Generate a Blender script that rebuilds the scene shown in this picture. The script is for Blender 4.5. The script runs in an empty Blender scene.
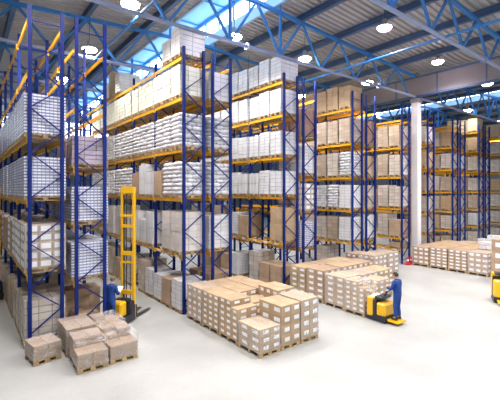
import bpy, bmesh, math, random
from mathutils import Vector, Matrix
random.seed(7)
C = bpy.context.scene.collection
D = bpy.data
PI = math.pi

# ------------------------------------------------------------------ materials
def new_mat(name):
    m = D.materials.new(name); m.use_nodes = True
    nt = m.node_tree; b = nt.nodes['Principled BSDF']
    return m, nt, b

def mat(name, col, rough=0.5, metal=0.0, var=0.0, scale=6.0, bump=0.0, bscale=30.0, coat=0.0, col2=None, spec=0.5):
    m, nt, b = new_mat(name)
    b.inputs['Base Color'].default_value = (*col, 1)
    b.inputs['Roughness'].default_value = rough
    b.inputs['Metallic'].default_value = metal
    b.inputs['Specular IOR Level'].default_value = spec
    if coat: b.inputs['Coat Weight'].default_value = coat; b.inputs['Coat Roughness'].default_value = 0.25
    tc = nt.nodes.new('ShaderNodeTexCoord')
    if var or col2:
        n = nt.nodes.new('ShaderNodeTexNoise'); n.inputs['Scale'].default_value = scale; n.inputs['Detail'].default_value = 4
        nt.links.new(tc.outputs['Object'], n.inputs['Vector'])
        mx = nt.nodes.new('ShaderNodeMix'); mx.data_type = 'RGBA'
        c2 = col2 if col2 else tuple(c * (1 - var) for c in col)
        mx.inputs[6].default_value = (*col, 1); mx.inputs[7].default_value = (*c2, 1)
        r = nt.nodes.new('ShaderNodeMapRange'); r.inputs[1].default_value = 0.35; r.inputs[2].default_value = 0.65
        nt.links.new(n.outputs['Fac'], r.inputs[0]); nt.links.new(r.outputs[0], mx.inputs[0])
        # every copy of a thing gets its own slight tone
        oi = nt.nodes.new('ShaderNodeObjectInfo')
        hs = nt.nodes.new('ShaderNodeHueSaturation')
        mr = nt.nodes.new('ShaderNodeMapRange'); mr.inputs[3].default_value = 1 - min(.16, var); mr.inputs[4].default_value = 1 + min(.06, var)
        nt.links.new(oi.outputs['Random'], mr.inputs[0]); nt.links.new(mr.outputs[0], hs.inputs['Value'])
        nt.links.new(mx.outputs[2], hs.inputs['Color']); nt.links.new(hs.outputs['Color'], b.inputs['Base Color'])
    if bump:
        n2 = nt.nodes.new('ShaderNodeTexNoise'); n2.inputs['Scale'].default_value = bscale; n2.inputs['Detail'].default_value = 3
        nt.links.new(tc.outputs['Object'], n2.inputs['Vector'])
        bp = nt.nodes.new('ShaderNodeBump'); bp.inputs['Strength'].default_value = bump; bp.inputs['Distance'].default_value = 0.03
        nt.links.new(n2.outputs['Fac'], bp.inputs['Height']); nt.links.new(bp.outputs[0], b.inputs['Normal'])
    return m

def emit(name, col, s):
    m, nt, b = new_mat(name)
    b.inputs['Base Color'].default_value = (*col, 1)
    b.inputs['Emission Color'].default_value = (*col, 1)
    b.inputs['Emission Strength'].default_value = s
    return m

M = {}
M['blue'] = mat('rack_blue', (.006, .022, .18), .5, .0, .12, 3, spec=.2)
M['yellow'] = mat('beam_yellow', (.98, .50, .015), .4, 0, .15, 4)
M['truckyellow'] = mat('truck_yellow', (.93, .52, .005), .35, 0, .06, 4, coat=.3)
M['truckdark'] = mat('truck_dark', (.020, .024, .040), .45, 0, .2, 5)
M['rubber'] = mat('rubber', (.02, .02, .02), .8, 0, .2, 8)
M['steel'] = mat('dark_steel', (.10, .10, .11), .4, .7, .2, 8)
M['truss'] = mat('truss_blue', (.035, .22, .60), .45, 0, .12, 2)
M['chord'] = mat('chord_greyblue', (.34, .40, .62), .45, 0, .12, 2)
M['purlin'] = mat('purlin_blue', (.07, .13, .27), .5, 0, .12, 2)
M['wood'] = mat('pallet_wood', (.60, .43, .24), .8, 0, .4, 9, .3, 40)
M['card'] = mat('cardboard', (.45, .315, .215), .7, 0, .18, 3, .15, 12, coat=.15)
M['cardtop'] = mat('cardboard_light', (.48, .345, .215), .7, 0, .14, 3, .15, 12)
M['cardpale'] = mat('cardboard_pale', (.42, .30, .205), .65, 0, .2, 3, .2, 10, coat=.3)
M['cardgrey'] = mat('cardboard_greyish', (.56, .48, .41), .65, 0, .2, 3, .2, 10, coat=.3)
M['tape'] = mat('packing_tape', (.52, .33, .15), .25, 0, .1, 5)
M['white'] = mat('white_film', (.72, .73, .76), .4, 0, .10, 2, .35, 5, coat=.3)
M['cream'] = mat('cream_film', (.77, .78, .71), .4, 0, .10, 2, .35, 5, coat=.3)
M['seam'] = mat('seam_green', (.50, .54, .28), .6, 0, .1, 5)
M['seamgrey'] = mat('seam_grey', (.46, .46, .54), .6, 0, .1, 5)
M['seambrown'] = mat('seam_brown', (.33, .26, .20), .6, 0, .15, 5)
M['filmpale'] = mat('film_pale', (.64, .60, .57), .3, 0, .2, 1.3, .4, 4, coat=.6, col2=(.72, .70, .69))
M['sack'] = mat('white_sack', (.72, .73, .78), .6, 0, .16, 5, .5, 14)
M['pack'] = mat('white_pack', (.84, .87, .97), .35, 0, .10, 12, .2, 20, coat=.3)
M['packgap'] = mat('pack_gap_shade', (.30, .32, .55), .4, 0, .25, 25)  # darker blue painted on the groove faces for the shaded gaps between packs
M['film'] = mat('film_brown', (.43, .34, .265), .3, 0, .30, 1.2, .4, 4, coat=.6, col2=(.58, .50, .43))
M['filmgrey'] = mat('film_grey', (.54, .48, .43), .3, 0, .2, 1.2, .4, 4, coat=.6, col2=(.72, .68, .64))
M['lilac'] = mat('film_lilac', (.50, .43, .55), .3, 0, .2, 2, .4, 5, coat=.5)
M['red'] = mat('red_print', (.50, .24, .20), .5, 0, .15, 5)
M['label'] = mat('label_white', (.86, .87, .92), .5, 0, .06, 6)
M['paper'] = mat('paper_white', (.90, .90, .92), .6, 0, .05, 6)
M['dark'] = mat('dark_gap', (.10, .09, .09), .8, 0, .3, 6)
M['colwhite'] = mat('column_white', (.82, .82, .86), .5, 0, .06, 1)
M['redpaint'] = mat('red_paint', (.70, .02, .04), .4, 0, .1, 4)
M['coverall'] = mat('coverall_blue', (.010, .065, .33), .8, 0, .25, 9, .3, 20)
M['skin'] = mat('skin', (.62, .36, .25), .5, 0, .08, 9)
M['hair'] = mat('hair_dark', (.03, .022, .018), .6, 0, .3, 40)
M['hairgrey'] = mat('hair_grey', (.16, .13, .11), .6, 0, .3, 40)
M['shoe'] = mat('shoe_black', (.015, .015, .017), .4, 0, .2, 20)
M['panel'] = mat('fascia_panel', (.27, .265, .28), .6, .0, .12, .6)
M['wallmat'] = mat('wall_panel', (.22, .24, .27), .7, 0, .1, .5)
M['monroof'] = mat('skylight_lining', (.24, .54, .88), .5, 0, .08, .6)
M['curb'] = mat('skylight_curb', (.45, .66, .84), .5, 0, .08, .8)
M['sky'] = emit('daylight_glazing', (.80, .92, 1.0), 4.0)
M['lampwarm'] = emit('lamp_lens', (1.0, .97, .88), 40.0)
M['lamppink'] = emit('lamp_lens_pink', (1.0, .72, .86), 30.0)
M['housing'] = mat('lamp_housing', (.55, .55, .58), .3, .6, .1, 6)

def floor_mat():
    m, nt, b = new_mat('polished_concrete')
    tc = nt.nodes.new('ShaderNodeTexCoord')
    n = nt.nodes.new('ShaderNodeTexNoise'); n.inputs['Scale'].default_value = .55; n.inputs['Detail'].default_value = 7
    n2 = nt.nodes.new('ShaderNodeTexNoise'); n2.inputs['Scale'].default_value = 9; n2.inputs['Detail'].default_value = 4
    nt.links.new(tc.outputs['Object'], n.inputs['Vector']); nt.links.new(tc.outputs['Object'], n2.inputs['Vector'])
    a = nt.nodes.new('ShaderNodeMix'); a.data_type = 'RGBA'
    a.inputs[6].default_value = (.41, .415, .41, 1); a.inputs[7].default_value = (.49, .495, .485, 1)
    r = nt.nodes.new('ShaderNodeMapRange'); r.inputs[1].default_value = .35; r.inputs[2].default_value = .65
    nt.links.new(n.outputs['Fac'], r.inputs[0]); nt.links.new(r.outputs[0], a.inputs[0])
    a2 = nt.nodes.new('ShaderNodeMix'); a2.data_type = 'RGBA'; a2.blend_type = 'MULTIPLY'; a2.inputs[0].default_value = .12
    nt.links.new(a.outputs[2], a2.inputs[6]); nt.links.new(n2.outputs['Fac'], a2.inputs[7])
    nt.links.new(a2.outputs[2], b.inputs['Base Color'])
    b.inputs['Roughness'].default_value = .42
    return m
M['floor'] = floor_mat()

def deck_mat():
    m, nt, b = new_mat('galvanised_deck')
    tc = nt.nodes.new('ShaderNodeTexCoord')
    n = nt.nodes.new('ShaderNodeTexNoise'); n.inputs['Scale'].default_value = .4; n.inputs['Detail'].default_value = 5
    nt.links.new(tc.outputs['Object'], n.inputs['Vector'])
    a = nt.nodes.new('ShaderNodeMix'); a.data_type = 'RGBA'
    a.inputs[6].default_value = (.45, .445, .46, 1); a.inputs[7].default_value = (.55, .54, .54, 1)
    nt.links.new(n.outputs['Fac'], a.inputs[0]); nt.links.new(a.outputs[2], b.inputs['Base Color'])
    b.inputs['Roughness'].default_value = .45; b.inputs['Metallic'].default_value = .25
    return m
M['deck'] = deck_mat()

def wrap_mat():
    m, nt, b = new_mat('clear_stretch_wrap')
    out = nt.nodes['Material Output']
    tr = nt.nodes.new('ShaderNodeBsdfTransparent')
    b.inputs['Base Color'].default_value = (.92, .93, .96, 1); b.inputs['Roughness'].default_value = .18
    tc = nt.nodes.new('ShaderNodeTexCoord')
    n = nt.nodes.new('ShaderNodeTexNoise'); n.inputs['Scale'].default_value = 5; n.inputs['Detail'].default_value = 5; n.inputs['Distortion'].default_value = 2.5
    nt.links.new(tc.outputs['Object'], n.inputs['Vector'])
    r = nt.nodes.new('ShaderNodeMapRange'); r.inputs[1].default_value = .40; r.inputs[2].default_value = .72; r.inputs[3].default_value = .03; r.inputs[4].default_value = .42
    nt.links.new(n.outputs['Fac'], r.inputs[0])
    bp = nt.nodes.new('ShaderNodeBump'); bp.inputs['Strength'].default_value = .35; bp.inputs['Distance'].default_value = .02
    nt.links.new(n.outputs['Fac'], bp.inputs['Height']); nt.links.new(bp.outputs[0], b.inputs['Normal'])
    mx = nt.nodes.new('ShaderNodeMixShader')
    nt.links.new(r.outputs[0], mx.inputs[0]); nt.links.new(tr.outputs[0], mx.inputs[1]); nt.links.new(b.outputs[0], mx.inputs[2])
    nt.links.new(mx.outputs[0], out.inputs['Surface'])
    return m
M['wrap'] = wrap_mat()

# ------------------------------------------------------------------ mesh builder
class MB:
    def __init__(s): s.v = []; s.f = []; s.mi = []; s.mats = []
    def slot(s, m):
        if m not in s.mats: s.mats.append(m)
        return s.mats.index(m)
    def add(s, vs, fs, m):
        o = len(s.v); k = s.slot(m)
        s.v.extend(tuple(v) for v in vs)
        for f in fs: s.f.append(tuple(i + o for i in f)); s.mi.append(k)
    def box(s, c, d, m, bev=0.0, rot=None):
        x, y, z = d[0] / 2, d[1] / 2, d[2] / 2
        b = min(bev, x * .9, y * .9, z * .9)
        if b <= 0:
            vs = [(i * x, j * y, k * z) for i in (-1, 1) for j in (-1, 1) for k in (-1, 1)]
            fs = [(0, 1, 3, 2), (4, 6, 7, 5), (0, 4, 5, 1), (2, 3, 7, 6), (0, 2, 6, 4), (1, 5, 7, 3)]
        else:
            vs = []; ix = {}
            for i in (-1, 1):
                for j in (-1, 1):
                    for k in (-1, 1):
                        ix[i, j, k, 0] = len(vs); vs.append((i * x, j * (y - b), k * (z - b)))
                        ix[i, j, k, 1] = len(vs); vs.append((i * (x - b), j * y, k * (z - b)))
                        ix[i, j, k, 2] = len(vs); vs.append((i * (x - b), j * (y - b), k * z))
            fs = []
            def q(l, out):
                a, bb, c_ = (Vector(vs[l[0]]), Vector(vs[l[1]]), Vector(vs[l[2]]))
                n = (bb - a).cross(c_ - a)
                fs.append(tuple(l) if n.dot(Vector(out)) > 0 else tuple(reversed(l)))
            for i in (-1, 1):
                q([ix[i, -1, -1, 0], ix[i, 1, -1, 0], ix[i, 1, 1, 0], ix[i, -1, 1, 0]], (i, 0, 0))
                q([ix[-1, i, -1, 1], ix[1, i, -1, 1], ix[1, i, 1, 1], ix[-1, i, 1, 1]], (0, i, 0))
                q([ix[-1, -1, i, 2], ix[1, -1, i, 2], ix[1, 1, i, 2], ix[-1, 1, i, 2]], (0, 0, i))
                for j in (-1, 1):
                    q([ix[i, j, -1, 0], ix[i, j, -1, 1], ix[i, j, 1, 1], ix[i, j, 1, 0]], (i, j, 0))
                    q([ix[i, -1, j, 0], ix[i, -1, j, 2], ix[i, 1, j, 2], ix[i, 1, j, 0]], (i, 0, j))
                    q([ix[-1, i, j, 1], ix[-1, i, j, 2], ix[1, i, j, 2], ix[1, i, j, 1]], (0, i, j))
                    for k in (-1, 1):
                        q([ix[i, j, k, 0], ix[i, j, k, 1], ix[i, j, k, 2]], (i, j, k))
        if rot is not None: vs = [rot @ Vector(v) for v in vs]
        s.add([(v[0] + c[0], v[1] + c[1], v[2] + c[2]) for v in vs], fs, m)
    def bar(s, p, q, w, h, m, up=(0, 0, 1)):
        p = Vector(p); q = Vector(q); d = q - p; L = d.length; d = d / L
        u = Vector(up)
        if abs(d.dot(u)) > .99: u = Vector((0, 1, 0))
        x = d.cross(u).normalized(); z = x.cross(d)
        R = Matrix((x, d, z)).transposed()
        s.box((p + q) / 2, (w, L, h), m, 0, R)
    def tube(s, p, q, r, m, n=8, r2=None):
        p = Vector(p); q = Vector(q); d = (q - p).normalized()
        u = Vector((0, 0, 1)) if abs(d.z) < .9 else Vector((1, 0, 0))
        x = d.cross(u).normalized(); y = d.cross(x)
        r2 = r if r2 is None else r2
        vs = [p + (x * math.cos(2 * PI * i / n) + y * math.sin(2 * PI * i / n)) * r for i in range(n)]
        vs += [q + (x * math.cos(2 * PI * i / n) + y * math.sin(2 * PI * i / n)) * r2 for i in range(n)]
        fs = [(i, (i + 1) % n, n + (i + 1) % n, n + i) for i in range(n)]
        fs += [tuple(range(n))[::-1], tuple(range(n, 2 * n))]
        s.add(vs, fs, m)
    def lathe(s, prof, m, n=20, c=(0, 0, 0)):
        vs = []; fs = []
        for r, z in prof:
            for i in range(n): vs.append((c[0] + r * math.cos(2 * PI * i / n), c[1] + r * math.sin(2 * PI * i / n), c[2] + z))
        for k in range(len(prof) - 1):
            for i in range(n): fs.append((k * n + i, k * n + (i + 1) % n, (k + 1) * n + (i + 1) % n, (k + 1) * n + i))
        fs.append(tuple(range((len(prof) - 1) * n, len(prof) * n)))
        fs.append(tuple(reversed(range(n))))
        s.add(vs, fs, m)
    def grooved(s, lo, hi, n, g, d, m, mg=None, jit=0.0, flush=True):
        """one closed block whose sides are divided into raised cells with grooves between them"""
        mg = mg or m
        ix = {}
        vs = []; F = []; G = []
        def vert(p):
            k = tuple(round(c, 4) for c in p)
            if k not in ix: ix[k] = len(vs); vs.append(tuple(p))
            return ix[k]
        lo = Vector(lo); hi = Vector(hi)
        l2 = lo + Vector((d, d, d)); h2 = hi - Vector((d, d, d))
        for ax in range(3):
            a, b = [(1, 2), (2, 0), (0, 1)][ax]
            for sg in (-1, 1):
                for i in range(n[a]):
                    for j in range(n[b]):
                        cs = []; inn = []
                        push = d + (random.uniform(-jit, jit) if jit else 0)
                        a0, a1 = l2[a] + (h2[a] - l2[a]) * i / n[a], l2[a] + (h2[a] - l2[a]) * (i + 1) / n[a]
                        b0, b1 = l2[b] + (h2[b] - l2[b]) * j / n[b], l2[b] + (h2[b] - l2[b]) * (j + 1) / n[b]
                        for (u, w) in ((0, 0), (1, 0), (1, 1), (0, 1)):
                            p = [0, 0, 0]; p[a] = (a0, a1)[u]; p[b] = (b0, b1)[w]
                            p[ax] = h2[ax] if sg > 0 else l2[ax]
                            cs.append(vert(p))
                            q = list(p); q[a] += g * (1 - 2 * u); q[b] += g * (1 - 2 * w); q[ax] += sg * push
                            # outer rows reach out to the hull
                            if i == 0 and u == 0 and (flush or a != 2): q[a] = a0 - d * .6
                            if i == n[a] - 1 and u == 1 and (flush or a != 2): q[a] = a1 + d * .6
                            if j == 0 and w == 0 and (flush or b != 2): q[b] = b0 - d * .6
                            if j == n[b] - 1 and w == 1 and (flush or b != 2): q[b] = b1 + d * .6
                            vs.append(tuple(q)); inn.append(len(vs) - 1)
                        quads = [tuple(inn)] + [(cs[k], cs[(k + 1) % 4], inn[(k + 1) % 4], inn[k]) for k in range(4)]
                        if sg < 0: quads = [tuple(reversed(t)) for t in quads]
                        F.append(quads[0]); G.extend(quads[1:])
        o = len(s.v); s.v.extend(vs)
        k = s.slot(m); kg = s.slot(mg)
        for f in F: s.f.append(tuple(i + o for i in f)); s.mi.append(k)
        for f in G: s.f.append(tuple(i + o for i in f)); s.mi.append(kg)
    def mesh(s, name, smooth=False):
        me = D.meshes.new(name); me.from_pydata(s.v, [], s.f)
        for m in s.mats: me.materials.append(m)
        me.polygons.foreach_set('material_index', s.mi)
        if smooth: me.polygons.foreach_set('use_smooth', [True] * len(s.f))
        me.update()
        return me
    def build(s, name, parent=None, loc=(0, 0, 0), smooth=False):
        return put(name, s.mesh(name, smooth), parent, loc)

def put(name, me, parent=None, loc=(0, 0, 0), rz=0.0):
    o = D.objects.new(name, me); C.objects.link(o)
    o.location = loc
    if rz: o.rotation_euler = (0, 0, rz)
    if parent is not None: o.parent = parent
    return o
def empty(name, loc, label, cat, group=None, rz=0.0):
    o = D.objects.new(name, None); C.objects.link(o); o.location = loc; o.rotation_euler = (0, 0, rz)
    o.empty_display_size = .2
    return tag(o, label, cat, group)
def tag(o, label, cat, group=None):
    o['label'] = label; o['category'] = cat
    if group: o['group'] = group
    return o
def struct(o, label=None):
    o['kind'] = 'structure'
    if label: o['label'] = label
    return o
ORD = ['zeroth', 'first', 'second', 'third', 'fourth', 'fifth', 'sixth', 'seventh', 'eighth', 'ninth', 'tenth', 'eleventh', 'twelfth',
       'thirteenth', 'fourteenth', 'fifteenth', 'sixteenth', 'seventeenth', 'eighteenth', 'nineteenth', 'twentieth']

# ------------------------------------------------------------------ camera
CAM_H = 5.0
cam = D.cameras.new('camera'); co = D.objects.new('camera', cam); C.objects.link(co)
co.location = (0, 0, CAM_H); co.rotation_euler = (PI / 2, 0, -math.radians(37.9))
cam.sensor_width = 36; cam.lens = 370 / 500 * 36; cam.shift_y = -10 / 500
cam.clip_end = 300
bpy.context.scene.camera = co

# ------------------------------------------------------------------ room shell
RIDGE, SLOPE, MID, HALF = 14.25, .055, 10.9, 14.6
YA, YB = -9.0, 52.0
MID2 = MID + 2 * HALF
def roof_z(x):
    c = MID if x < MID + HALF else MID2
    return RIDGE - SLOPE * abs(x - c)
MB_ = MB(); MB_.box((25.4, (YA + YB) / 2, -.1), (60, YB - YA, .2), M['floor']); struct(MB_.build('floor'))

def deck(mb, x0, x1):
    ys = []; y = YA; T = .33
    while y < YB:
        ys += [(y, 0), (y + .13, 0), (y + .16, .11), (y + .30, .11)]; y += T
    n = max(1, int((x1 - x0) / 3))
    xs = [x0 + (x1 - x0) * i / n for i in range(n + 1)]
    eps = 1e-3
    zs = [roof_z(min(max(x, x0 + eps), x1 - eps)) for x in xs]
    vs = [(x, yy, z + dz) for x, z in zip(xs, zs) for yy, dz in ys]
    m = len(ys); fs = []
    for i in range(n):
        for j in range(m - 1): fs.append((i * m + j, i * m + j + 1, (i + 1) * m + j + 1, (i + 1) * m + j))
    mb.add(vs, fs, M['deck'])
ML, MR, MH = 1.75, 1.35, 15.6       # skylight half widths and head height
d = MB()
for c in (MID, MID2):
    deck(d, c - HALF, c - ML); deck(d, c + MR, c + HALF)
struct(d.build('ceiling'))
wn = 0
for c in (MID, MID2):
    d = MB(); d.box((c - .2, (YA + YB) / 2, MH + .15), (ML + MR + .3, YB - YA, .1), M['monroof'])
    y = YA
    while y < YB: d.box((c - .2, y, MH + .06), (ML + MR, .08, .08), M['truss']); y += 3
    struct(d.build('ceiling'))
    for sx, w in ((-1, ML), (1, MR)):
        wn += 1
        x = c + sx * w
        z0 = RIDGE - .1
        d = MB(); d.box((x + sx * .05, (YA + YB) / 2, (z0 + .45 + MH) / 2), (.04, YB - YA, MH - z0 - .45), M['sky'])
        win = d.build('window_%d' % wn); struct(win)
        f = MB(); y = YA + .75
        while y < YB:
            f.box((x - sx * .02, y, (z0 + .45 + MH) / 2), (.08, .09, MH - z0 - .45), M['truss']); y += 1.5
        f.build('window_frame', win)
        f = MB(); f.box((x - sx * .02, (YA + YB) / 2, MH), (.16, YB - YA, .2), M['truss']); f.build('window_head', win)
        f = MB(); f.box((x, (YA + YB) / 2, z0 + .2), (.14, YB - YA, .55), M['curb']); f.build('window_curb', win)
# end walls and side walls
d = MB(); d.box((25.4, YB + .1, 5.5), (60, .2, 11), M['wallmat']); d.box((25.4, YB + .1, 15), (60, .2, 2.6), M['wallmat']); struct(d.build('wall_back'))
for k, c in enumerate((MID, MID2)):
    wn += 1
    d = MB(); d.box((c, YB + .15, 12.35), (27, .05, 2.7), M['sky']); w = d.build('window_%d' % wn); struct(w)
    f = MB()
    for i in range(19): f.box((c - 13.5 + i * 1.5, YB + .05, 12.35), (.1, .08, 2.7), M['truss'])
    f.build('window_frame', w)
d = MB(); d.box((MID2 + HALF + .3, (YA + YB) / 2, 7), (.2, YB - YA, 14), M['wallmat']); struct(d.build('wall_right'))
d = MB(); d.box((MID - HALF - .3, (YA + YB) / 2, 7), (.2, YB - YA, 14), M['wallmat']); struct(d.build('wall_left'))
# fascia over the column line
d = MB(); XC = MID + HALF
d.box((XC, (YA + YB) / 2, 12.3), (.18, YB - YA, 1.25), M['panel'])
y = YA
while y < YB: d.box((XC - .1, y, 12.3), (.05, .07, 1.25), M['purlin']); y += 3
for z in (11.62, 12.97): d.box((XC, (YA + YB) / 2, z), (.34, YB - YA, .12), M['purlin'])
struct(d.build('trim_1'))
def i_beam(mb, x, z, m, w=.16, h=.30):
    L = YB - YA; cy = (YA + YB) / 2
    mb.box((x, cy, z), (w, L, .03), m); mb.box((x, cy, z - h / 2), (.03, L, h), m); mb.box((x, cy, z - h), (w, L, .03), m)
pn = 0
for c in (MID, MID2):
    for k in (-4, -3, -2, -1, 1, 2, 3, 4):
        x = c + (3 * abs(k)) * (1 if k > 0 else -1) if abs(k) < 5 else c
        d = MB(); i_beam(d, x, roof_z(x) - .03, M['purlin'], .2, .32)
        pn += 1
        o = d.build('roof_purlin')
        side = 'column fascia side' if k > 0 else 'far side'
        bay = 'main hall' if c == MID else 'second hall'
        tag(o, '%s dark blue roof beam from the skylight in the %s, %s' % (ORD[abs(k)], bay, 'towards the columns' if (k > 0) == (c == MID) else 'away from the columns'), 'roof beam', 'roof beams under the metal deck')

BC = 11.6
def truss(c, Y, label):
    t = empty('roof_truss', (c, Y, BC), label, 'truss', 'steel roof trusses')
    def seg(nm, p, q, r, m, sq=False):
        mb = MB()
        if sq: mb.bar(p, q, r * 2, r * 2, m)
        else: mb.tube(p, q, r, m, 8)
        mb.build(nm, t, smooth=False)
    top = lambda x: roof_z(c + x) - .42 - BC
    seg('bottom_chord', (-HALF + .2, 0, 0), (HALF - .2, 0, 0), .085, M['chord'])
    seg('top_chord', (-HALF + .2, 0, top(-HALF + .2)), (0, 0, RIDGE - .42 - BC), .08, M['truss'], True)
    seg('top_chord', (0, 0, RIDGE - .42 - BC), (HALF - .2, 0, top(HALF - .3)), .08, M['truss'], True)
    bn = [-13.5, -10.5, -7.5, -4.5, -1.5, 1.5, 4.5, 7.5, 10.5, 13.5]
    tn = [-12, -9, -6, -3, 0, 3, 6, 9, 12]
    for i, x in enumerate(tn):
        seg('web_member', (bn[i], 0, 0), (x, 0, top(x)), .05, M['truss'], True)
        seg('web_member', (x, 0, top(x)), (bn[i + 1], 0, 0), .05, M['truss'], True)
    for x in (-1.5, 1.5):
        seg('skylight_post', (x, 0, 0), (x, 0, MH - BC), .055, M['truss'], True)
    # splice collar on the lower chord
    for x in (-1.5, 9.0):
        mb = MB(); mb.tube((x + .9, 0, 0), (x + 1.0, 0, 0), .17, M['chord'], 10); mb.build('splice_flange', t)
near = ['nearest', 'second', 'third', 'fourth', 'fifth', 'sixth', 'seventh', 'eighth']
YT = [7.5 + 6 * k for k in range(7)]
for k, Y in enumerate(YT):
    truss(MID, Y, '%s blue tubular roof truss spanning the main hall%s' % (near[k], ' just above the rack ends' if k == 1 else ''))
for k, Y in enumerate(YT):
    if k in (0,): continue
    truss(MID2, Y, '%s blue roof truss spanning the second hall beyond the columns' % near[k - 1])
d = MB(); d.tube((16.5, YA, BC + .02), (16.5, YB - 1, BC + .02), .06, M['truss'], 8)
tag(d.build('tie_rod'), 'blue bracing pipe running lengthwise along the lower chords', 'pipe')
d = MB(); d.tube((5.3, YA, BC + .02), (5.3, YB - 1, BC + .02), .05, M['truss'], 8)
tag(d.build('tie_rod'), 'bracing pipe along the lower chords over the white bottle racks', 'pipe')

# columns along the valley
for k, Y in enumerate([13.55, 25.5, 37.5]):
    d = MB(); d.box((XC + .08, Y, 5.6), (.5, .5, 11.2), M['colwhite'], .03); d.box((XC + .08, Y, 11.35), (.6, .6, .3), M['panel'], .02)
    d.box((XC + .08, Y, 12.4), (.3, .3, 1.8), M['panel'])
    struct(d.build('column'), 'white square building column')

# ------------------------------------------------------------------ lamps
lamp_meshes = {}
def lamp(x, y, z, label, pink=False, power=420):
    top = roof_z(x) - .1
    t = empty('high_bay_lamp', (x, y, z), label, 'ceiling lamp', 'high bay lamps')
    if not lamp_meshes:
        a = MB(); a.lathe([(.07, .42), (.11, .38), (.12, .2), (.16, .17), (.36, .0)], M['housing'], 20); lamp_meshes['h'] = a.mesh('housing', True)
        for k, mm in (('w', 'lampwarm'), ('p', 'lamppink')):
            a = MB(); a.lathe([(.34, .01), (.33, -.05), (.26, -.12), (.14, -.16), (.01, -.17)], M[mm], 20); lamp_meshes[k] = a.mesh('lens', True)
    put('housing', lamp_meshes['h'], t); put('lens', lamp_meshes['p' if pink else 'w'], t)
    a = MB(); a.tube((0, 0, .4), (0, 0, max(.5, top - z)), .015, M['steel'], 6); a.build('hanger', t)
    l = D.lights.new('lamp_light', 'SPOT'); l.energy = power * 4; l.spot_size = math.radians(150); l.spot_blend = .5; l.shadow_soft_size = .3
    l.color = (1.0, .95, .87) if not pink else (1.0, .91, .94)
    o = D.objects.new('lamp_light', l); C.objects.link(o); o.location = (0, 0, -.22); o.parent = t
for i, x in enumerate([0.2, 5, 9.8, 14.4, 20]):  # the lamp farthest from the column is unseen, added to brighten the first row
    lamp(x, 13.75, 12.0 if i < 4 else 11.75, 'bright lamp below the truss over the rack ends, %s from the column' % ORD[5 - i])
for i, x in enumerate([2.5, 9.5, 16.4, 23.4]):
    lamp(x, 10.3 if i < 3 else 11.0, 13.0, 'pinkish high bay lamp under bare deck before the racks, %s from the column' % ORD[4 - i], True, 400 if i == 0 else 170)
for i, x in enumerate([5, 10, 15, 20]):
    lamp(x, 19.4, 12.0, 'lamp hanging over the racks at the next truss back, %s from the columns' % ORD[4 - i])
    lamp(x, 25.6, 12.0, 'far lamp hanging over the racks two trusses back, %s from the columns' % ORD[4 - i])
for i, x in enumerate([3, 10, 17, 23]):
    lamp(x, 3.0, 13.0, 'lamp over the open floor, %s from the columns' % ORD[4 - i], False, 750)
for i, (x, y, p) in enumerate([(27.2, 9.6, True), (35.0, 13.9, False), (43, 13.9, False), (35, 5, False), (30, 19.5, False), (38, 20, False)]):
    lamp(x, y, 12.0, '%s lamp in the second hall beyond the column' % ['pink tinted', 'white', 'outermost white', 'forward white', 'rear white', 'rearmost white'][i], p, 110 if i == 1 else 480)

# ------------------------------------------------------------------ racks
Y0, BAY, DEP, TOPZ = 13.4, 2.75, 1.02, 10.8
def upright_mesh(h):
    mb = MB(); w, dp, t = .105, .09, .018
    mb.box((0, -dp / 2 + t / 2, h / 2), (w, t, h), M['blue']); mb.box((-w / 2 + t / 2, 0, h / 2), (t, dp, h), M['blue']); mb.box((w / 2 - t / 2, 0, h / 2), (t, dp, h), M['blue'])
    mb.box((0, dp * .2, h / 2), (w - t, t, h), M['blue'])
    return mb.mesh('upright')
UP = upright_mesh(TOPZ)
mb = MB(); mb.box((0, 0, .006), (.18, .16, .012), M['blue'], .003); FOOT = mb.mesh('foot_plate')
ZIG = []; z = .45; side = 0
x0, x1 = .05, DEP - .05
while z + .715 < 10.45:
    a, b = ((x0, x1) if side == 0 else (x1, x0))
    mb = MB(); mb.bar((a, 0, z), (b, 0, z + .715), .035, .045, M['blue'], (0, 1, 0)); ZIG.append(mb.mesh('diagonal_brace')); z += .715; side ^= 1
HORIZ = []
for zz in (.3, 10.35):
    mb = MB(); mb.bar((x0, 0, zz), (x1, 0, zz), .035, .045, M['blue'], (0, 1, 0)); HORIZ.append(mb.mesh('horizontal_brace'))
mb = MB(); L = BAY - .10
mb.box((0, L / 2 + .05, -.06), (.05, L, .12), M['yellow'], .006)
for yy in (.055, L + .045): mb.box((-.012, yy, -.10), (.07, .012, .19), M['yellow'])
BEAM = mb.mesh('beam')
mb = MB()
for yy in (.5, 1.37, 2.25): mb.box((0, yy, -.06), (.004, .30, .075), M['label'])
TAGS = mb.mesh('location_label')

def frame(rack, k, braces=True):
    f = D.objects.new('upright_frame', None); C.objects.link(f); f.parent = rack; f.location = (0, BAY * k, 0)
    for x in (x0, x1):
        put('upright', UP, f, (x, 0, 0)); put('foot_plate', FOOT, f, (x, 0, 0))
    if braces:
        for m_ in ZIG: put('diagonal_brace', m_, f)
        for m_ in HORIZ: put('horizontal_brace', m_, f)
def rack(X, nb, levels, label, tags=False, skip=()):
    r = empty('pallet_rack', (X, Y0, 0), label, 'pallet rack', 'blue and yellow pallet racks')
    for k in range(nb + 1): frame(r, k, True)
    for li, z in enumerate(levels):
        for k in range(nb):
            for sx, x in ((-1, x0 - .04), (1, x1 + .04)):
                b = put('beam', BEAM, r, (x, BAY * k, z))
                if tags and li == 0 and sx < 0: put('location_label', TAGS, b, (-.028, 0, 0))
    return r

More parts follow.
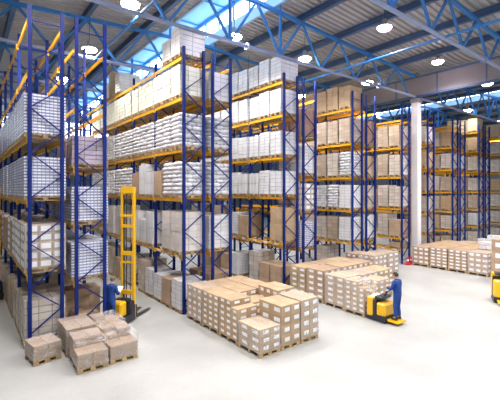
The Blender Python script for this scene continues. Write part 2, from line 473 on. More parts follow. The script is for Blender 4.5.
# ------------------------------------------------------------------ pallets and loads
def pallet_mesh(lx, ly):
    mb = MB()
    for i in range(7): mb.box((-lx / 2 + .05 + i * (lx - .1) / 6, 0, .133), (.10 if lx > 1 else .085, ly, .022), M['wood'], .003)
    for j in (-1, 0, 1):
        mb.box((0, j * (ly / 2 - .05), .111), (lx, .09, .022), M['wood']); mb.box((0, j * (ly / 2 - .05), .011), (lx, .09, .022), M['wood'])
        for i in (-1, 0, 1): mb.box((i * (lx / 2 - .07), j * (ly / 2 - .05), .061), (.14, .09, .078), M['wood'], .004)
    return mb.mesh('pallet')
PAL = {}
def pallet(lx, ly):
    k = (round(lx, 2), round(ly, 2))
    if k not in PAL: PAL[k] = pallet_mesh(*k)
    return PAL[k]
PH = .144
def pillow(lx, ly, lz, seed):
    rnd = random.Random(seed); n, m_ = 10, 8; vs = []; fs = []
    for s in (1, -1):
        for i in range(n + 1):
            for j in range(m_ + 1):
                u, v = -1 + 2 * i / n, -1 + 2 * j / m_
                h = max(0, (1 - abs(u) ** 4)) ** .5 * max(0, (1 - abs(v) ** 4)) ** .5
                k = 1 + .03 * rnd.uniform(-1, 1)
                vs.append((u * lx / 2 * (1 - .06 * abs(v) ** 4), v * ly / 2 * (1 - .06 * abs(u) ** 4), s * h * lz / 2 * k))
    st = (n + 1) * (m_ + 1)
    for t in range(2):
        for i in range(n):
            for j in range(m_):
                a = t * st + i * (m_ + 1) + j; f = (a, a + m_ + 1, a + m_ + 2, a + 1)
                fs.append(f if t == 0 else f[::-1])
    mb = MB(); mb.add(vs, fs, M['sack'])
    me = mb.mesh('sack', True)
    bm = bmesh.new(); bm.from_mesh(me); bmesh.ops.remove_doubles(bm, verts=bm.verts, dist=.0015); bm.to_mesh(me); bm.free()
    return me
SACKS = [pillow(.63, .42, .205, s) for s in range(4)]
SACKS_WIDE = [pillow(.42, .79, .205, 10 + s) for s in range(3)]
CART = {}
def carton_mesh(a, b, c, m='card', tape=True):
    k = (round(a, 3), round(b, 3), round(c, 3), m)
    if k not in CART:
        mb = MB(); mb.box((0, 0, c / 2), (a, b, c), M[m], .008)
        if tape:
            mb.box((0, 0, c + .0006), (a * .985, .05, .0016), M['tape'])
        CART[k] = mb.mesh('carton')
    return CART[k]
LAB = {}
def label_mesh(w, h, axis):
    k = (round(w, 3), round(h, 3), axis)
    if k not in LAB:
        mb = MB(); mb.box((0, 0, 0), (.003, w, h) if axis == 'x' else (w, .003, h), M['label']); LAB[k] = mb.mesh('shipping_label')
    return LAB[k]

TPL = {}
def template(kind, H, var, fine):
    """list of (part name, mesh, location, rotation) above a pallet, load size 1.2 x 0.8 x (H - pallet)"""
    k = (kind, round(H, 2), var, fine)
    if k in TPL: return TPL[k]
    random.seed(hash((kind, round(H * 100), var)) % 9999 if False else (ord(kind) * 131 + int(H * 100) * 7 + var))
    out = []; h = H - PH; X, Y = 1.2, .8
    if kind == 'S':
        n = int(h / .165); lh = h / n
        for i in range(n):
            z = PH + lh * (i + .5)
            if not fine: continue
            if i % 2 == 0:
                for a in (-.3, .3):
                    for b in (-.2, .2):
                        out.append(('sack', random.choice(SACKS), (a + random.uniform(-.02, .02), b + random.uniform(-.015, .015), z), random.uniform(-.04, .04)))
            else:
                for a in (-.4, 0, .4):
                    out.append(('sack', random.choice(SACKS_WIDE), (a + random.uniform(-.015, .015), random.uniform(-.02, .02), z), random.uniform(-.03, .03)))
        if not fine:
            mb = MB(); mb.grooved((-.6, -.4, PH), (.6, .4, H), (2, 2, n), .035, .05, M['sack'], None, .02); out.append(('sack_stack', mb.mesh('sack_stack'), (0, 0, 0), 0))
    elif kind == 'P':
        n = int(h / .098); lh = h / n
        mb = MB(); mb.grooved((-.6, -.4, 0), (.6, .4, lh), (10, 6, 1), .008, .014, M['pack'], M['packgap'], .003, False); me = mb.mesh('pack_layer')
        if fine:
            for i in range(n): out.append(('pack_layer', me, (random.uniform(-.008, .008), random.uniform(-.008, .008), PH + lh * i), 0))
        else:
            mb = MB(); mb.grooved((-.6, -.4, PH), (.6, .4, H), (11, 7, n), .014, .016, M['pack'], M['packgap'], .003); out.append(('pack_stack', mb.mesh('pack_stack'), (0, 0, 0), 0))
    elif kind in 'LCBR':
        nx, ny = (3, 2); n = max(3, round(h / .27)); lh = h / n; m = {'L': 'cardgrey', 'C': 'cardtop', 'B': 'card', 'R': 'cardpale'}[kind]
        if fine:
            a, b = X / nx, Y / ny
            for i in range(n):
                for p in range(nx):
                    for q in range(ny):
                        out.append(('carton', carton_mesh(a - .008, b - .008, lh - .004, m, i == n - 1), (-X / 2 + a * (p + .5), -Y / 2 + b * (q + .5), PH + lh * i), random.uniform(-.012, .012)))
        else:
            mb = MB(); mb.grooved((-.6, -.4, PH), (.6, .4, H), (nx, ny, n), .008, .014, M[m], M['tape'], .006); out.append(('carton_stack', mb.mesh('carton_stack'), (0, 0, 0), 0))
        if kind in 'LR':
            mb = MB(); mm = M['label'] if kind == 'L' else M['red']
            for i in range(n):
                for p in range(nx):
                    x = -X / 2 + X / nx * (p + .5)
                    mb.box((x, -Y / 2 - .004, PH + lh * (i + .5)), (X / nx * .72, .008, lh * .6), mm)
                for q in range(ny):
                    mb.box((-X / 2 - .004, -Y / 2 + Y / ny * (q + .5), PH + lh * (i + .5)), (.008, Y / ny * .72, lh * .6), mm)
            out.append(('label_set' if kind == 'L' else 'red_print', mb.mesh('label_set'), (0, 0, 0), 0))
    elif kind in 'WGVYF':
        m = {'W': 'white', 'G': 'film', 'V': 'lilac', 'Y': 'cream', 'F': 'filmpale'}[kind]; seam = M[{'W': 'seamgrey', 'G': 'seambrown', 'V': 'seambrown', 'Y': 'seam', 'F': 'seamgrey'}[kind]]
        if kind == 'G' and var: m = 'filmgrey'
        n = max(4, round(h / (.16 if kind in 'WY' else .24)))
        # two tiers, the upper one set slightly off
        z = PH; tiers = 2
        for t in range(tiers):
            hh = h / tiers; o_ = random.uniform(-.015, .015)
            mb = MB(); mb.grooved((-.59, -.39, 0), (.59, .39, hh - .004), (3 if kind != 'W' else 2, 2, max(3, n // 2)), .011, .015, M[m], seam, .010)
            out.append(('wrapped_tier', mb.mesh('wrapped_tier'), (o_, random.uniform(-.01, .01), z), random.uniform(-.01, .01))); z += hh
    elif kind == 'N':
        for i in range(3):
            mb = MB(); w = .8 / 3
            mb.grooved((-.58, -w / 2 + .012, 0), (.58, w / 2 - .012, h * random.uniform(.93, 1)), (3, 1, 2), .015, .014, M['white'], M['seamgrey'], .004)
            out.append(('wrapped_bale', mb.mesh('wrapped_bale'), (0, (i - 1) * w, PH), 0))
    TPL[k] = out
    return out

KW = {'P': ('white bottle pack', 'bottle_pack_pallet'), 'S': ('white sack', 'sack_pallet'), 'W': ('white film wrapped', 'wrapped_white_pallet'),
      'Y': ('cream white bale', 'bale_pallet'), 'C': ('light cardboard box', 'carton_pallet'), 'B': ('brown cardboard box', 'carton_pallet'),
      'L': ('white labelled carton', 'labelled_carton_pallet'), 'G': ('brown film wrapped', 'wrapped_brown_pallet'), 'N': ('upright white bale', 'upright_bale_pallet'),
      'F': ('pale film wrapped', 'wrapped_pale_pallet'), 'R': ('red printed carton', 'printed_carton_pallet'), 'V': ('lilac film wrapped', 'wrapped_lilac_pallet')}
SHELF = ['floor', 'first shelf', 'second shelf', 'third shelf', 'fourth shelf', 'top shelf', 'sixth shelf']
nload = 0
def load(kind, X, slot, z, H, rowname, shelf, fine):
    global nload
    bay, j = divmod(slot, 3)
    y = Y0 + BAY * bay + .055 + .88 * (j + .5)
    w, name = KW[kind]
    rnd = random.Random(nload * 17 + 3); nload += 1
    lab = '%s pallet, %s, %s, %s from aisle end' % (w, SHELF[shelf], rowname, ORD[slot + 1])
    t = empty(name, (X + DEP / 2 + rnd.uniform(-.02, .02), y + rnd.uniform(-.008, .008), z + .004), lab, 'pallet load', 'pallet loads in the racks', rnd.uniform(-.008, .008))
    put('pallet', pallet(1.2, .8), t)
    for nm, me, loc, rz in template(kind, H, rnd.randrange(3), fine): put(nm, me, t, loc, rz)

def fill(X, levels, rows, rowname, heights, fine_slots=0):
    """rows: from the floor upwards, one character per pallet place counted from the aisle end"""
    zs = [0.0] + list(levels)
    for li, row in enumerate(rows):
        for s, ch in enumerate(row):
            if ch in '. ': continue
            nxt = zs[li + 1] if li + 1 < len(zs) else 99
            H = heights.get(ch, 1.45)
            if isinstance(H, tuple): H = H[(s * 7 + li * 3) % len(H)]
            H = min(H, nxt - zs[li] - .32)
            load(ch, X, s, zs[li], H, rowname, li, s < fine_slots)

LV_A = [2.35, 4.65, 6.65, 8.75, 10.4]
LV_B = [1.9, 3.8, 5.75, 7.75, 9.8]
LV_6 = [1.75, 3.3, 4.85, 6.65, 8.45, 10.15]
RX = [1.63, 7.01, 12.52, 17.98, 23.38]
hs = {'P': 1.42, 'S': 1.5, 'W': 1.55, 'Y': 1.62, 'G': (1.5, 1.6, 1.4), 'C': (1.45, 1.35), 'B': 1.4, 'L': 1.55, 'N': 1.55, 'R': 1.5, 'V': 1.2}
NR = 1.36
# row 1
rack(RX[0], 5, LV_A, 'front rack of the first row, holding white bottle packs, with empty upper levels')
fill(RX[0], LV_A, ['GGGGGGGGGGGG', 'LLLLBLBBLBBL', 'PPPPPPPPPPPP', 'PPPPPPPPPPPP'], 'first row front rack', hs, 6)
rack(RX[0] + NR, 5, LV_B, 'rear rack of the first row, next to the worker on the tall stacker')
fill(RX[0] + NR, LV_B, ['.B..G', 'PPPPP.', 'PPPPP.', 'VVV'], 'first row rear rack', {**hs, 'P': 1.32, 'V': 1.1}, 3)
# row 2
rack(RX[1], 6, LV_A, 'front rack of the second row, full of white sacks, beside the tall stacker', True)
fill(RX[1], LV_A, ['WBWWG.GWBGGBGG', 'FF.NNNNBFFNNGG', 'SSBNNBSSSSSSSS', 'SSSSSSSSSSSSSS', 'YYYYYYYYYYYYYY', 'WW......WCW'], 'second row front rack', {**hs, 'W': (1.3, 1.0, 1.2), 'F': 1.75, 'G': 1.6, 'B': 1.2, 'N': (1.65, 1.25)}, 9)
rack(RX[1] + NR, 5, LV_A, 'rear rack of the second row, back to back with the sack rack')
fill(RX[1] + NR, LV_A, ['BB.', 'W..G', 'SSSS', 'SSSS', 'WWWW'], 'second row rear rack', hs, 3)
# row 3
rack(RX[2], 5, LV_A, 'front rack of the third row, stacked with white wrapped blocks', True)
fill(RX[2], LV_A, ['BBG.WB.BG', 'C..BW.GB.G', 'WWNNWWWWW', 'WWWWWWWWW', 'WWWWWWWWW', 'WWWWWWWWW'], 'third row front rack', {**hs, 'W': (1.3, 1.36, 1.25), 'C': 1.75, 'G': 1.7, 'B': 1.2, 'N': 1.3}, 3)
rack(RX[2] + NR, 3, LV_B, 'rear rack of the third row, with red printed cartons')
fill(RX[2] + NR, LV_B, ['', 'PP', 'LL', 'WW', 'RR', ''], 'third row rear rack', hs, 1)
# row 4
rack(RX[3], 4, LV_B, 'front rack of the fourth row, light cartons on its top shelf', True)
fill(RX[3], LV_B, ['..G', 'WGGG', 'WSSGG', 'SGGGG', 'GGGGG', 'CCCCC'], 'fourth row front rack', {**hs, 'G': (1.5, 1.45), 'W': 1.5}, 2)
rack(RX[3] + NR, 3, LV_B, 'rear rack of the fourth row, back to back with the light carton rack')
fill(RX[3] + NR, LV_B, ['', 'WG', 'GC', 'CR', 'RC'], 'fourth row rear rack', hs, 1)
# row 5, split by the column
LV_5 = [1.0, 1.75, 3.75, 5.9, 7.9, 9.75]
rack(RX[4], 3, LV_5, 'fifth row rack standing beside the white column', True)
fill(RX[4], LV_5, ['', 'B', 'BG.G', 'GGCG', 'GGGG', 'GGGG'], 'rack by the column', {**hs, 'B': 1.2}, 1)
rack(26.9, 3, LV_6, 'narrow rack standing just behind the white column')
fill(26.9, LV_6, ['', 'GG', 'GC', 'GG', 'CG', 'GG'], 'rack behind the column', {**hs, 'G': 1.25, 'C': 1.2}, 0)
# rows in the second hall
hs6 = {**hs, 'G': (1.3, 1.2), 'C': 1.25, 'W': 1.2}
for i, (x, nm, rows) in enumerate([(30.93, 'sixth row', ['GGGG', 'GCG', 'CGG', 'GGG', 'GGG', 'CGG']), (36.1, 'seventh row', ['GWG', 'WGG', 'GGG', 'GCG', 'GGG', 'CGG', 'CGG']), (41.4, 'eighth row', ['GGG', 'GGG', 'GGG', 'CGG', 'GGG', 'GGG', 'CCG'])]):
    rack(x, 2, LV_6, 'front rack of the %s, brown wrapped loads, beyond the column' % nm)
    fill(x, LV_6, rows, nm + ' front rack', hs6, 0)
    rack(x + NR, 2, LV_6, 'rear rack of the %s, beyond the column' % nm)
    fill(x + NR, LV_6, ['GGG', 'WG', 'GG', 'VG', 'WG', 'VG'], nm + ' rear rack', hs6, 0)

# red guard at the foot of the fifth row
g = empty('rack_guard', (23.42, 13.05, 0), 'red and white rack end guard on the floor beside the column', 'guard')
a = MB(); a.box((.5, 0, .05), (1.15, .32, .10), M['redpaint'], .02); a.build('base', g)
for x in (.12, .5, .9):
    a = MB(); a.tube((x, 0, .1), (x, 0, .52), .06, M['redpaint'], 12); b = a.build('post', g, smooth=False)
    a = MB(); a.tube((x, 0, .25), (x, 0, .36), .064, M['label'], 12); a.build('white_band', b)

# ------------------------------------------------------------------ stacks standing on the floor
def wrap_shell(t, sx, sy, h):
    a = MB(); a.grooved((-.012, -.012, PH + .004), (sx + .012, sy + .012, h + .012), (5, 5, 5), .05, .006, M['wrap'], None, .005); a.build('stretch_wrap', t, (0, 0, 0))
def stack(x, y, sx, sy, nx, ny, ch, heights, label, group, m='card', wrap=False, labels=True, rz=0.0, name='carton_stack_pallet', lw=(.5, .42), z0=0.0):
    """heights[i][j] = number of cartons in the column i (along x), j (along y); x, y the corner nearest the camera"""
    t = empty(name, (x, y, z0), label, 'pallet load', group, rz)
    put('pallet', pallet(sx, sy), t, (sx / 2, sy / 2, 0))
    a, b = sx / nx, sy / ny; rnd = random.Random(int(x * 91 + y * 57))
    mh = 0
    for i in range(nx):
        for j in range(ny):
            n = heights if isinstance(heights, int) else heights[i][j]
            mh = max(mh, n)
            for k in range(n):
                o = put('carton', carton_mesh(a - .006, b - .006, ch - .002, m, k == n - 1), t,
                        (a * (i + .5) + rnd.uniform(-.004, .004), b * (j + .5) + rnd.uniform(-.004, .004), PH + ch * k), rnd.uniform(-.012, .012))
                if labels:
                    if i == 0 or (isinstance(heights, list) and heights[i - 1][j] <= k):
                        put('shipping_label', label_mesh(b * lw[0], ch * lw[1], 'x'), o, (-a / 2 + .001, -b * .12, ch * .55))
                    if j == 0 or (isinstance(heights, list) and heights[i][j - 1] <= k):
                        put('shipping_label', label_mesh(a * lw[0], ch * lw[1], 'y'), o, (a * .12, -b / 2 + .001, ch * .55))
    if wrap: wrap_shell(t, sx, sy, PH + ch * mh)
    return t

G2 = 'carton stacks before the second row'
bx = [6.94, 7.81, 8.68]; by = [8.45, 9.58, 10.70, 11.83]
hx = .83; hy = 1.08
where = ['at the front corner', 'in the middle', 'at the rear corner']
desc = {
 (0, 0): (2, 2, .235, [[3, 3], [3, 3]], 'low carton stack at the front corner of the second row block'),
 (1, 0): (2, 2, .31, [[4, 4], [4, 4]], 'middle tall carton stack on the front side of the second row block'),
 (2, 0): (2, 2, .315, [[4, 4], [4, 4]], 'tall wrapped carton stack at the outer front of the second row block'),
 (0, 1): (2, 3, .205, [[5, 6, 6], [5, 6, 6]], 'stepped carton stack right behind the low stack, second row block'),
 (0, 2): (2, 3, .20, [[6, 6, 6], [6, 6, 6]], 'third carton stack along the aisle side of the second row block'),
 (0, 3): (2, 3, .24, [[5, 5, 5], [5, 5, 5]], 'carton stack touching the blue upright of the second row'),
 (1, 1): (2, 3, .25, [[3, 4, 4], [3, 4, 4]], 'inner carton stack behind the middle tall stack, second row block'),
 (2, 1): (2, 3, .27, [[5, 5, 5], [5, 5, 5]], 'highest carton stack behind the outer front stack, second row block'),
 (1, 2): (2, 3, .24, [[5, 5, 5], [5, 5, 5]], 'inner flat topped carton stack, third back in the second row block'),
 (2, 2): (2, 3, .24, [[5, 5, 5], [5, 5, 5]], 'outer flat topped carton stack, third back in the second row block'),
 (1, 3): (2, 3, .235, [[5, 5, 5], [5, 5, 5]], 'inner carton stack against the second row rack ends'),
 (2, 3): (2, 3, .235, [[5, 5, 5], [5, 5, 5]], 'outer carton stack against the second row rack ends'),
}
for (i, j), (nx, ny, ch, hh, lab) in desc.items():
    stack(bx[i], by[j], hx, hy, nx, ny, ch, hh, lab, G2, 'cardtop', wrap=(i, j) in ((0, 0), (2, 0), (0, 3)), rz=random.uniform(-.01, .01))

G3 = 'carton stacks before the third row'
bx = [12.48, 13.74, 14.98]; by = [8.68, 9.71, 10.81, 11.89]
names3 = ['nearest the pallet truck', 'second from the pallet truck', 'third from the pallet truck', 'fourth from the pallet truck']
cols3 = ['aisle side', 'middle column', 'far column']
for i in range(3):
    for j in range(4):
        if i == 2 and j == 0: continue
        if (i, j) == (0, 0):
            stack(12.40, by[0], .80, .95, 2, 3, .20, [[5, 6, 6], [4, 5, 6]], 'stepped carton stack on the forks of the yellow pallet truck', G3, 'cardtop', True)
        elif (i, j) == (1, 0):
            stack(13.40, by[0] + .25, 1.18, .72, 3, 2, .21, [[4, 5], [5, 5], [5, 5]], 'low carton stack on the far side of the yellow pallet truck', G3, 'cardtop', True)
        else:
            ch, n = [(.235, 5), (.24, 5), (.262, 5), (.245, 6)][j] if i == 0 else [(.22, 5), (.23, 5), (.265, 5), (.25, 5)][j]
            if i == 0 and j == 3: ch, n = .25, 5
            stack(bx[i], by[j], 1.18, 1.02, 3, 2, ch, n, 'flat topped carton stack %s, %s of the third row block' % (names3[j], cols3[i]), G3, 'cardtop' if (i + j) % 2 else 'card', (i, j) in ((0, 1), (1, 1)))

G4 = 'carton stacks before the fourth row'
stack(17.25, 11.45, 1.2, 1.05, 3, 3, .27, 5, 'carton stack at the foot of the fourth row', G4, 'card', True)
stack(18.55, 11.45, 1.1, 1.05, 2, 2, .27, 5, 'pale wrapped carton stack at the outer end before the fourth row', G4, 'cardpale', True)
stack(17.25, 12.6 - .02, 1.2, .7, 3, 2, .26, 5, 'carton stack squeezed behind another against the fourth row rack', G4, 'card')

G5 = 'carton stacks before the white column'
by = [8.35, 9.48, 10.62, 11.76]; xs5 = [23.75, 25.0, 26.25, 27.5]
for i in range(4):
    for j in range(4):
        ch, n = [(.30, 4), (.2, 6), (.2, 6), (.28, 4)][j]
        stack(xs5[i], by[j], 1.2, 1.08, 3, 3, ch, n if not (i == 0 and j == 0) else 4,
              'labelled carton stack before the column, %s row from the open floor, %s deep' % (ORD[j + 1], ORD[i + 1]), G5, 'card' if i == 0 else 'cardtop', i == 0 and j == 0, labels=(i == 0 or j == 0), lw=(.62, .42))
# loose wrapped goods on top of that block
for k, (x, y, h, w) in enumerate([(25.5, 8.95, .45, .7), (26.75, 8.95, .75, .6), (27.7, 8.95, .4, .6), (28.25, 10.1, .3, .45)]):
    a = MB(); a.grooved((-w / 2, -.4, 0), (w / 2, .4, h), (2, 2, 2), .05, .05, M['white'], None, .012)
    hh = [.30 * 4, .30 * 4, .3 * 4, .2 * 6]
    tag(a.build('wrapped_bundle', None, (x, y, PH + 1.224)), 'white film wrapped bundle lying on the column stacks, %s one' % ['small front', 'tallest', 'low rear', 'lowest rear'][k], 'bundle')

stack(22.1, 6.6, 1.2, 1.0, 3, 2, .56, 4, 'tall carton stack behind the yellow truck by the open floor', 'tall cartons', 'card', False, True)

# foreground pallets in front of the first row
G1 = 'wrapped low pallets before the first row'
stack(3.06, 13.5, .74, .8, 2, 2, .2, [[3, 3], [3, 2]], 'carton stack on the floor inside the first row rear rack, behind the foreground pallets', G1, 'cardtop', False, False)
stack(1.60, 12.0, .74, .80, 2, 3, .135, [[3, 3, 3], [3, 3, 3]], 'low wrapped carton pallet standing apart against the first row upright', G1, 'cardpale', True, False, 0.16)
stack(2.46, 10.74, .80, 1.2, 2, 4, .125, [[3, 3, 5, 5], [3, 3, 5, 5]], 'wrapped carton pallet nearest the open floor with a raised step', G1, 'cardpale', True, False, -.04)
stack(3.34, 10.76, .80, 1.2, 2, 4, .125, [[3, 3, 4, 5], [3, 3, 5, 5]], 'wrapped carton pallet beside the nearest one, closest to the stacker aisle', G1, 'cardpale', True, False, .0)
stack(2.46, 12.04, .84, 1.2, 2, 3, .17, [[4, 4, 4], [4, 4, 4]], 'wrapped carton pallet behind the nearest one, against the first row', G1, 'cardpale', True, False, .02)
stack(3.40, 12.02, .80, 1.15, 2, 3, .13, [[4, 4, 5], [4, 4, 4]], 'wrapped carton pallet just in front of the worker with papers', G1, 'cardpale', True, False, .02)

# ------------------------------------------------------------------ trucks
def wheel(t, x, y, r, w):
    a = MB(); a.tube((x - w / 2, y, r), (x + w / 2, y, r), r, M['rubber'], 18); o = a.build('wheel', t)
    a = MB(); a.tube((x - w / 2 - .005, y, r), (x + w / 2 + .005, y, r), r * .45, M['steel'], 12); a.build('hub', o)
def prism(mb, pts, w, m):
    """pts = (y, z) outline, extruded along x"""
    n = len(pts); vs = [(-w / 2, y, z) for y, z in pts] + [(w / 2, y, z) for y, z in pts]
    fs = [tuple(range(n)), tuple(range(2 * n - 1, n - 1, -1))] + [(i, n + i, n + (i + 1) % n, (i + 1) % n) for i in range(n)]
    mb.add(vs, fs, m)

def stacker(loc, rz, label):
    """tall mast stacker; +y is the fork side"""
    t = empty('mast_stacker', loc, label, 'forklift', None, rz)
    W = .74
    a = MB(); prism(a, [(-.55, .06), (.15, .06), (.15, .62), (-.1, .62), (-.1, .3), (-.55, .3)], W, M['truckdark']); a.build('chassis', t)
    a = MB(); a.box((-.07, -.36, .56), (.56, .40, .54), M['truckyellow'], .05); a.build('motor_cover', t)
    a = MB(); a.box((.05, .0, .50), (.62, .28, .56), M['truckdark'], .03); a.build('battery_box', t)
    a = MB(); prism(a, [(-.98, .10), (-.55, .10), (-.55, .16), (-.98, .14)], .42, M['truckyellow']); a.build('platform', t)
    a = MB(); a.box((0, -.08, .83), (.56, .26, .10), M['truckdark'], .03); a.box((.1, -.14, .90), (.3, .1, .06), M['truckdark'], .02); a.build('console', t)
    a = MB(); a.tube((-.2, -.3, .84), (-.2, -.5, 1.05), .025, M['truckdark'], 8); a.tube((-.32, -.5, 1.05), (-.08, -.5, 1.05), .02, M['truckdark'], 8); a.build('tiller', t)
    for sx in (-1, 1):
        a = MB(); a.box((sx * .255, .24, 2.60), (.085, .13, 5.04), M['truckyellow'], .008); a.build('mast_rail', t)
        a = MB(); a.box((sx * .20, .26, 2.5), (.022, .07, 4.6), M['steel'], .004); a.build('inner_rail', t)
    for z, h in ((5.0, .26), (4.0, .09), (3.6, .12), (2.55, .16), (2.2, .07), (1.05, .16)):
        a = MB(); a.box((0, .20, z), (.52, .09, h), M['truckyellow'], .01); a.build('mast_crossbar', t)
    a = MB(); a.tube((-.08, .24, .5), (-.08, .24, 4.9), .022, M['steel'], 10); a.build('lift_cylinder', t)
    a = MB(); a.tube((.09, .24, .6), (.09, .24, 5.0), .014, M['steel'], 6); a.build('lift_chain', t)
    a = MB(); a.box((0, .34, .35), (.62, .05, .4), M['truckdark'], .01); a.build('fork_carriage', t)
    for sx in (-1, 1):
        a = MB(); prism(a, [(.36, .06), (1.45, .06), (1.45, .075), (.42, .11), (.42, .45), (.36, .45)], .13, M['steel']); o = a.build('fork', t, (sx * .22, 0, 0))
    for sx in (-1, 1):
        wheel(t, sx * .31, -.3, .1, .08)
    wheel(t, 0, .1, .09, .2)
    return t

def pallet_truck(loc, rz, label, bh=.72):
    t = empty('pallet_truck', loc, label, 'pallet truck', None, rz)
    a = MB(); prism(a, [(-.5, .05), (.32, .05), (.32, .22), (-.5, .28)], .78, M['truckdark']); a.build('chassis', t)
    a = MB(); a.box((0, .17, .16 + bh / 2), (.80, .26, bh), M['truckyellow'], .03); a.build('battery_cover', t)
    a = MB(); a.box((0, -.02, .18 + bh * .42), (.76, .14, bh * .84), M['truckdark'], .02); a.build('service_panel', t)
    a = MB(); a.box((-.02, -.28, .2 + bh * .38), (.70, .40, bh * .72), M['truckyellow'], .06); a.build('motor_cover', t)
    a = MB(); a.box((0, -.16, .16 + bh + .02), (.66, .34, .10), M['truckdark'], .03); a.build('console', t)
    a = MB(); a.tube((0, -.2, .18 + bh), (0, -.36, .42 + bh), .03, M['truckdark'], 8); a.tube((-.16, -.36, .42 + bh), (.16, -.36, .42 + bh), .024, M['truckdark'], 8); a.build('tiller', t)
    a = MB(); a.box((0, .17, .165 + bh), (.5, .2, .012), M['paper'], .002); a.build('writing_tray', t)
    a = MB(); prism(a, [(-.94, .10), (-.5, .10), (-.5, .17), (-.94, .15)], .56, M['truckyellow']); a.build('platform', t)
    for sx in (-1, 1):
        a = MB(); prism(a, [(.3, .03), (1.4, .03), (1.4, .045), (.3, .08)], .11, M['steel']); a.build('fork', t, (sx * .165, 0, 0))
        wheel(t, sx * .3, -.42, .1, .08)
    return t

def hd(dx, dy): return math.atan2(-dx, dy)      # rotation that turns +y towards (dx, dy)
S1 = hd(.80, .60)
stacker((4.91, 14.12, 0), S1, 'yellow stacker truck with a tall mast in the aisle, driven by the worker with papers')
pallet_truck((12.80, 8.26, 0), hd(0, 1), 'yellow pallet truck pushing the carton block, worker standing on it')
pallet_truck((19.15, 6.15, 0), hd(.9, .45), 'yellow truck standing before the tall cartons on the open floor', 1.1)
stacker((1.12, 20.6, 0), hd(0, 1), 'yellow truck far down the aisle beside the first row')

# ------------------------------------------------------------------ people
def skin_mesh(chains, name, levels=1, fix=None):
    """chains: list of (list of (pos, (rx, ry)), links); a point may be an index into what was already added"""
    me = D.meshes.new(name); vs = []; es = []; rad = []; roots = []
    names = {}
    for ch in chains:
        prev = None
        for it in ch:
            if isinstance(it, str): idx = names[it]
            else:
                nm, p, r = it; idx = len(vs); vs.append(p); rad.append(r)
                if nm: names[nm] = idx
                if prev is None: roots.append(idx)
            if prev is not None: es.append((prev, idx))
            prev = idx
    me.from_pydata(vs, es, [])
    o = D.objects.new(name, me); C.objects.link(o)
    sk = o.modifiers.new('skin', 'SKIN'); sk.use_smooth_shade = True
    sv = me.skin_vertices[0].data
    for i, r in enumerate(rad): sv[i].radius = r if isinstance(r, tuple) else (r, r); sv[i].use_root = i in roots
    ss = o.modifiers.new('sub', 'SUBSURF'); ss.levels = levels; ss.render_levels = levels
    dg = bpy.context.evaluated_depsgraph_get(); dg.update()
    out = D.meshes.new_from_object(o.evaluated_get(dg)); out.name = name
    D.objects.remove(o); D.meshes.remove(me)
    for p in out.polygons: p.use_smooth = True
    return out

def blob(mb, c, r, m, n=10):
    vs = []; fs = []; k = n // 2 + 1
    for i in range(k):
        th = PI * i / (k - 1)
        for j in range(n):
            ph = 2 * PI * j / n; vs.append((c[0] + r[0] * math.sin(th) * math.cos(ph), c[1] + r[1] * math.sin(th) * math.sin(ph), c[2] + r[2] * math.cos(th)))
    for i in range(k - 1):
        for j in range(n): fs.append((i * n + j, (i + 1) * n + j, (i + 1) * n + (j + 1) % n, i * n + (j + 1) % n))
    mb.add(vs, fs, m)

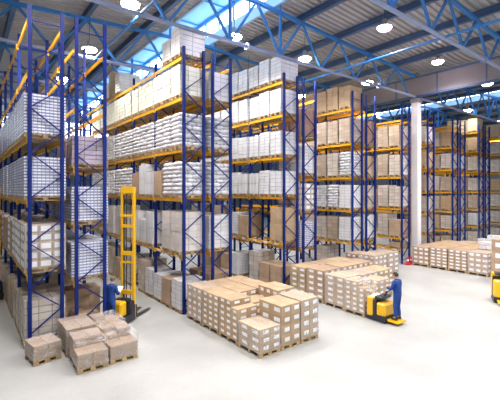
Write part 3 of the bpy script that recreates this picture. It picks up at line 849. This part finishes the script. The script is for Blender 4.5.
def person(loc, rz, label, wrists, elbows, hairm, head_fwd=.03, lean=0.0):
    t = empty('person', loc, label, 'person', None, rz)
    L = lambda z: lean * max(0, z - .95)
    sh = [(s * .185, -.01 + L(1.4), 1.415) for s in (-1, 1)]
    def body_chains(e, limbs_to_hand=True):
        ch = [[('pel', (0, 0, .95), (.15 + e, .115 + e)), ('sp', (0, L(1.13), 1.13), (.14 + e, .105 + e)), ('che', (0, L(1.3) - .01, 1.30), (.165 + e, .115 + e)), ('nb', (0, L(1.45) - .01, 1.44), (.085 + e, .08 + e))]]
        for k, s in enumerate((-1, 1)):
            ch.append(['pel', (None, (s * .095, 0, .88), .098 + e), (None, (s * .105, .035, .5), .066 + e), ('an%d' % k, (s * .11, -.01, .10), .05 + e * (1.6 if not limbs_to_hand else 1))])
            ch.append(['che', (None, sh[k], .066 + e), (None, elbows[k], .050 + e), ('wr%d' % k, wrists[k], .034 + e)])
        return ch
    ch = body_chains(0)
    hx = head_fwd + L(1.6)
    ch.append(['nb', (None, (0, L(1.5) + .0, 1.51), .056), (None, (0, hx, 1.575), (.066, .074)), (None, (0, hx + .004, 1.645), (.079, .096)), (None, (0, hx - .01, 1.705), (.066, .078))])
    for k, s in enumerate((-1, 1)):
        ch.append(['an%d' % k, (None, (s * .115, .05, .06), .046), (None, (s * .12, .15, .04), .038)])
        w = Vector(wrists[k]); d_ = (w - Vector(elbows[k])).normalized()
        palm = w + d_ * .06
        ch.append(['wr%d' % k, (None, tuple(palm), (.034, .022)), (None, tuple(w + d_ * .095), (.036, .018))])
        sd = Vector((s, 0, 0)); sd = (sd - d_ * sd.dot(d_)).normalized(); dn = d_.cross(sd) * s
        if dn.z > 0: dn = -dn
        for q, ln in enumerate((.072, .082, .078, .06)):
            b0 = w + d_ * .085 + sd * (-.027 + q * .018) * 1.0
            b1 = b0 + d_ * ln * .5 + dn * .008; b2 = b1 + (d_ * .7 + dn * .7) * ln * .5
            ch.append([(None, tuple(b0), .0095), (None, tuple(b1), .0088), (None, tuple(b2), .0075)])
        b0 = w + d_ * .03 - sd * .02; b1 = b0 - sd * .03 + d_ * .02; b2 = b1 + d_ * .035 + dn * .01
        ch.append([(None, tuple(b0), .012), (None, tuple(b1), .0105), (None, tuple(b2), .009)])
    me = skin_mesh(ch, 'body', 1)
    me.materials.clear(); me.materials.append(M['skin']); me.materials.append(M['hair'])
    bm = bmesh.new(); bm.from_mesh(me)
    mb = MB(); mb.slot(M['skin']); mb.slot(M['hair'])
    blob(mb, (0, hx + .1, 1.635), (.014, .022, .022), M['skin'], 8)                # nose
    for s in (-1, 1):
        blob(mb, (s * .032, hx + .088, 1.66), (.012, .008, .007), M['hair'], 8)      # eyes
        blob(mb, (s * .084, hx + .0, 1.645), (.010, .020, .032), M['skin'], 8)       # ears
    blob(mb, (0, hx + .086, 1.593), (.024, .008, .006), M['skin'], 8)                # mouth
    tmp = mb.mesh('face'); bm.from_mesh(tmp); bm.to_mesh(me); bm.free(); D.meshes.remove(tmp)
    put('body', me, t)
    me = skin_mesh(body_chains(.016, False), 'coverall', 1)
    me.materials.clear(); me.materials.append(M['coverall']); put('coverall', me, t)
    mb = MB(); mb.tube((0, L(1.47), 1.46), (0, L(1.5) + .004, 1.515), .085, M['coverall'], 12, .072); mb.build('collar', t, smooth=True)
    # hair: a cap over the top and back of the skull
    vs = []; fs = []; n = 14
    for i in range(6):
        th = PI * .62 * i / 5
        for j in range(n):
            ph = 2 * PI * j / n; front = max(0, math.sin(ph)); th2 = th * (1 - .42 * front)
            vs.append((.092 * math.sin(th2) * math.cos(ph), hx - .008 + .108 * math.sin(th2) * math.sin(ph), 1.655 + .108 * math.cos(th2)))
    for i in range(5):
        for j in range(n): fs.append((i * n + j, (i + 1) * n + j, (i + 1) * n + (j + 1) % n, i * n + (j + 1) % n))
    mb = MB(); mb.add(vs, fs, hairm); mb.build('hair', t, smooth=True)
    for s in (-1, 1):
        mb = MB(); mb.box((s * .118, .055, .045), (.10, .27, .09), M['shoe'], .03); mb.box((s * .115, -.01, .09), (.095, .12, .08), M['shoe'], .03); mb.build('shoe', t)
    return t
f1 = Vector((.80, .60, 0)).normalized()
p1 = Vector((4.91, 14.12, 0)) - f1 * .86
worker = person((p1.x, p1.y, .168), hd(f1.x, f1.y), 'worker in blue coverall reading papers on the tall stacker', [(-.11, .34, 1.13), (.13, .34, 1.12)], [(-.25, .09, 1.12), (.25, .09, 1.12)], M['hairgrey'], .075, .10)
worker.scale = (.96, .96, .96)
q = p1 + f1 * .47 + Vector((f1.y, -f1.x, 0)) * .03
mb = MB(); mb.box((0, 0, 0), (.23, .006, .31), M['paper'], .001, Matrix.Rotation(-.9, 3, 'X'))
o = mb.build('paper_sheet', None, (q.x, q.y, .168 + 1.13)); o.rotation_euler = (0, 0, hd(f1.x, f1.y)); tag(o, 'white paper sheet held by the worker on the stacker', 'paper')
f2 = Vector((0, 1, 0)).normalized(); p2 = Vector((12.80, 8.26, 0)) - f2 * .76
person((p2.x, p2.y, .175), hd(f2.x, f2.y), 'worker in blue coverall standing on the low pallet truck platform', [(-.13, .36, 1.15), (.13, .36, 1.15)], [(-.25, .10, 1.13), (.25, .10, 1.13)], M['hair'], .04, .06)

# ------------------------------------------------------------------ daylight through the open dock side, exposure
w = D.worlds.new('sky'); bpy.context.scene.world = w; w.use_nodes = True
bg = w.node_tree.nodes['Background']; bg.inputs[0].default_value = (.86, .93, 1.0, 1); bg.inputs[1].default_value = .38
sc = bpy.context.scene
sc.view_settings.view_transform = 'Standard'; sc.view_settings.look = 'None'; sc.view_settings.gamma = 1; sc.view_settings.use_curve_mapping = False
sc.view_settings.exposure = 0.28
sc.cycles.max_bounces = 6; sc.cycles.diffuse_bounces = 4; sc.cycles.transparent_max_bounces = 12
sc.cycles.use_denoising = True
sc.cycles.sample_clamp_indirect = 8
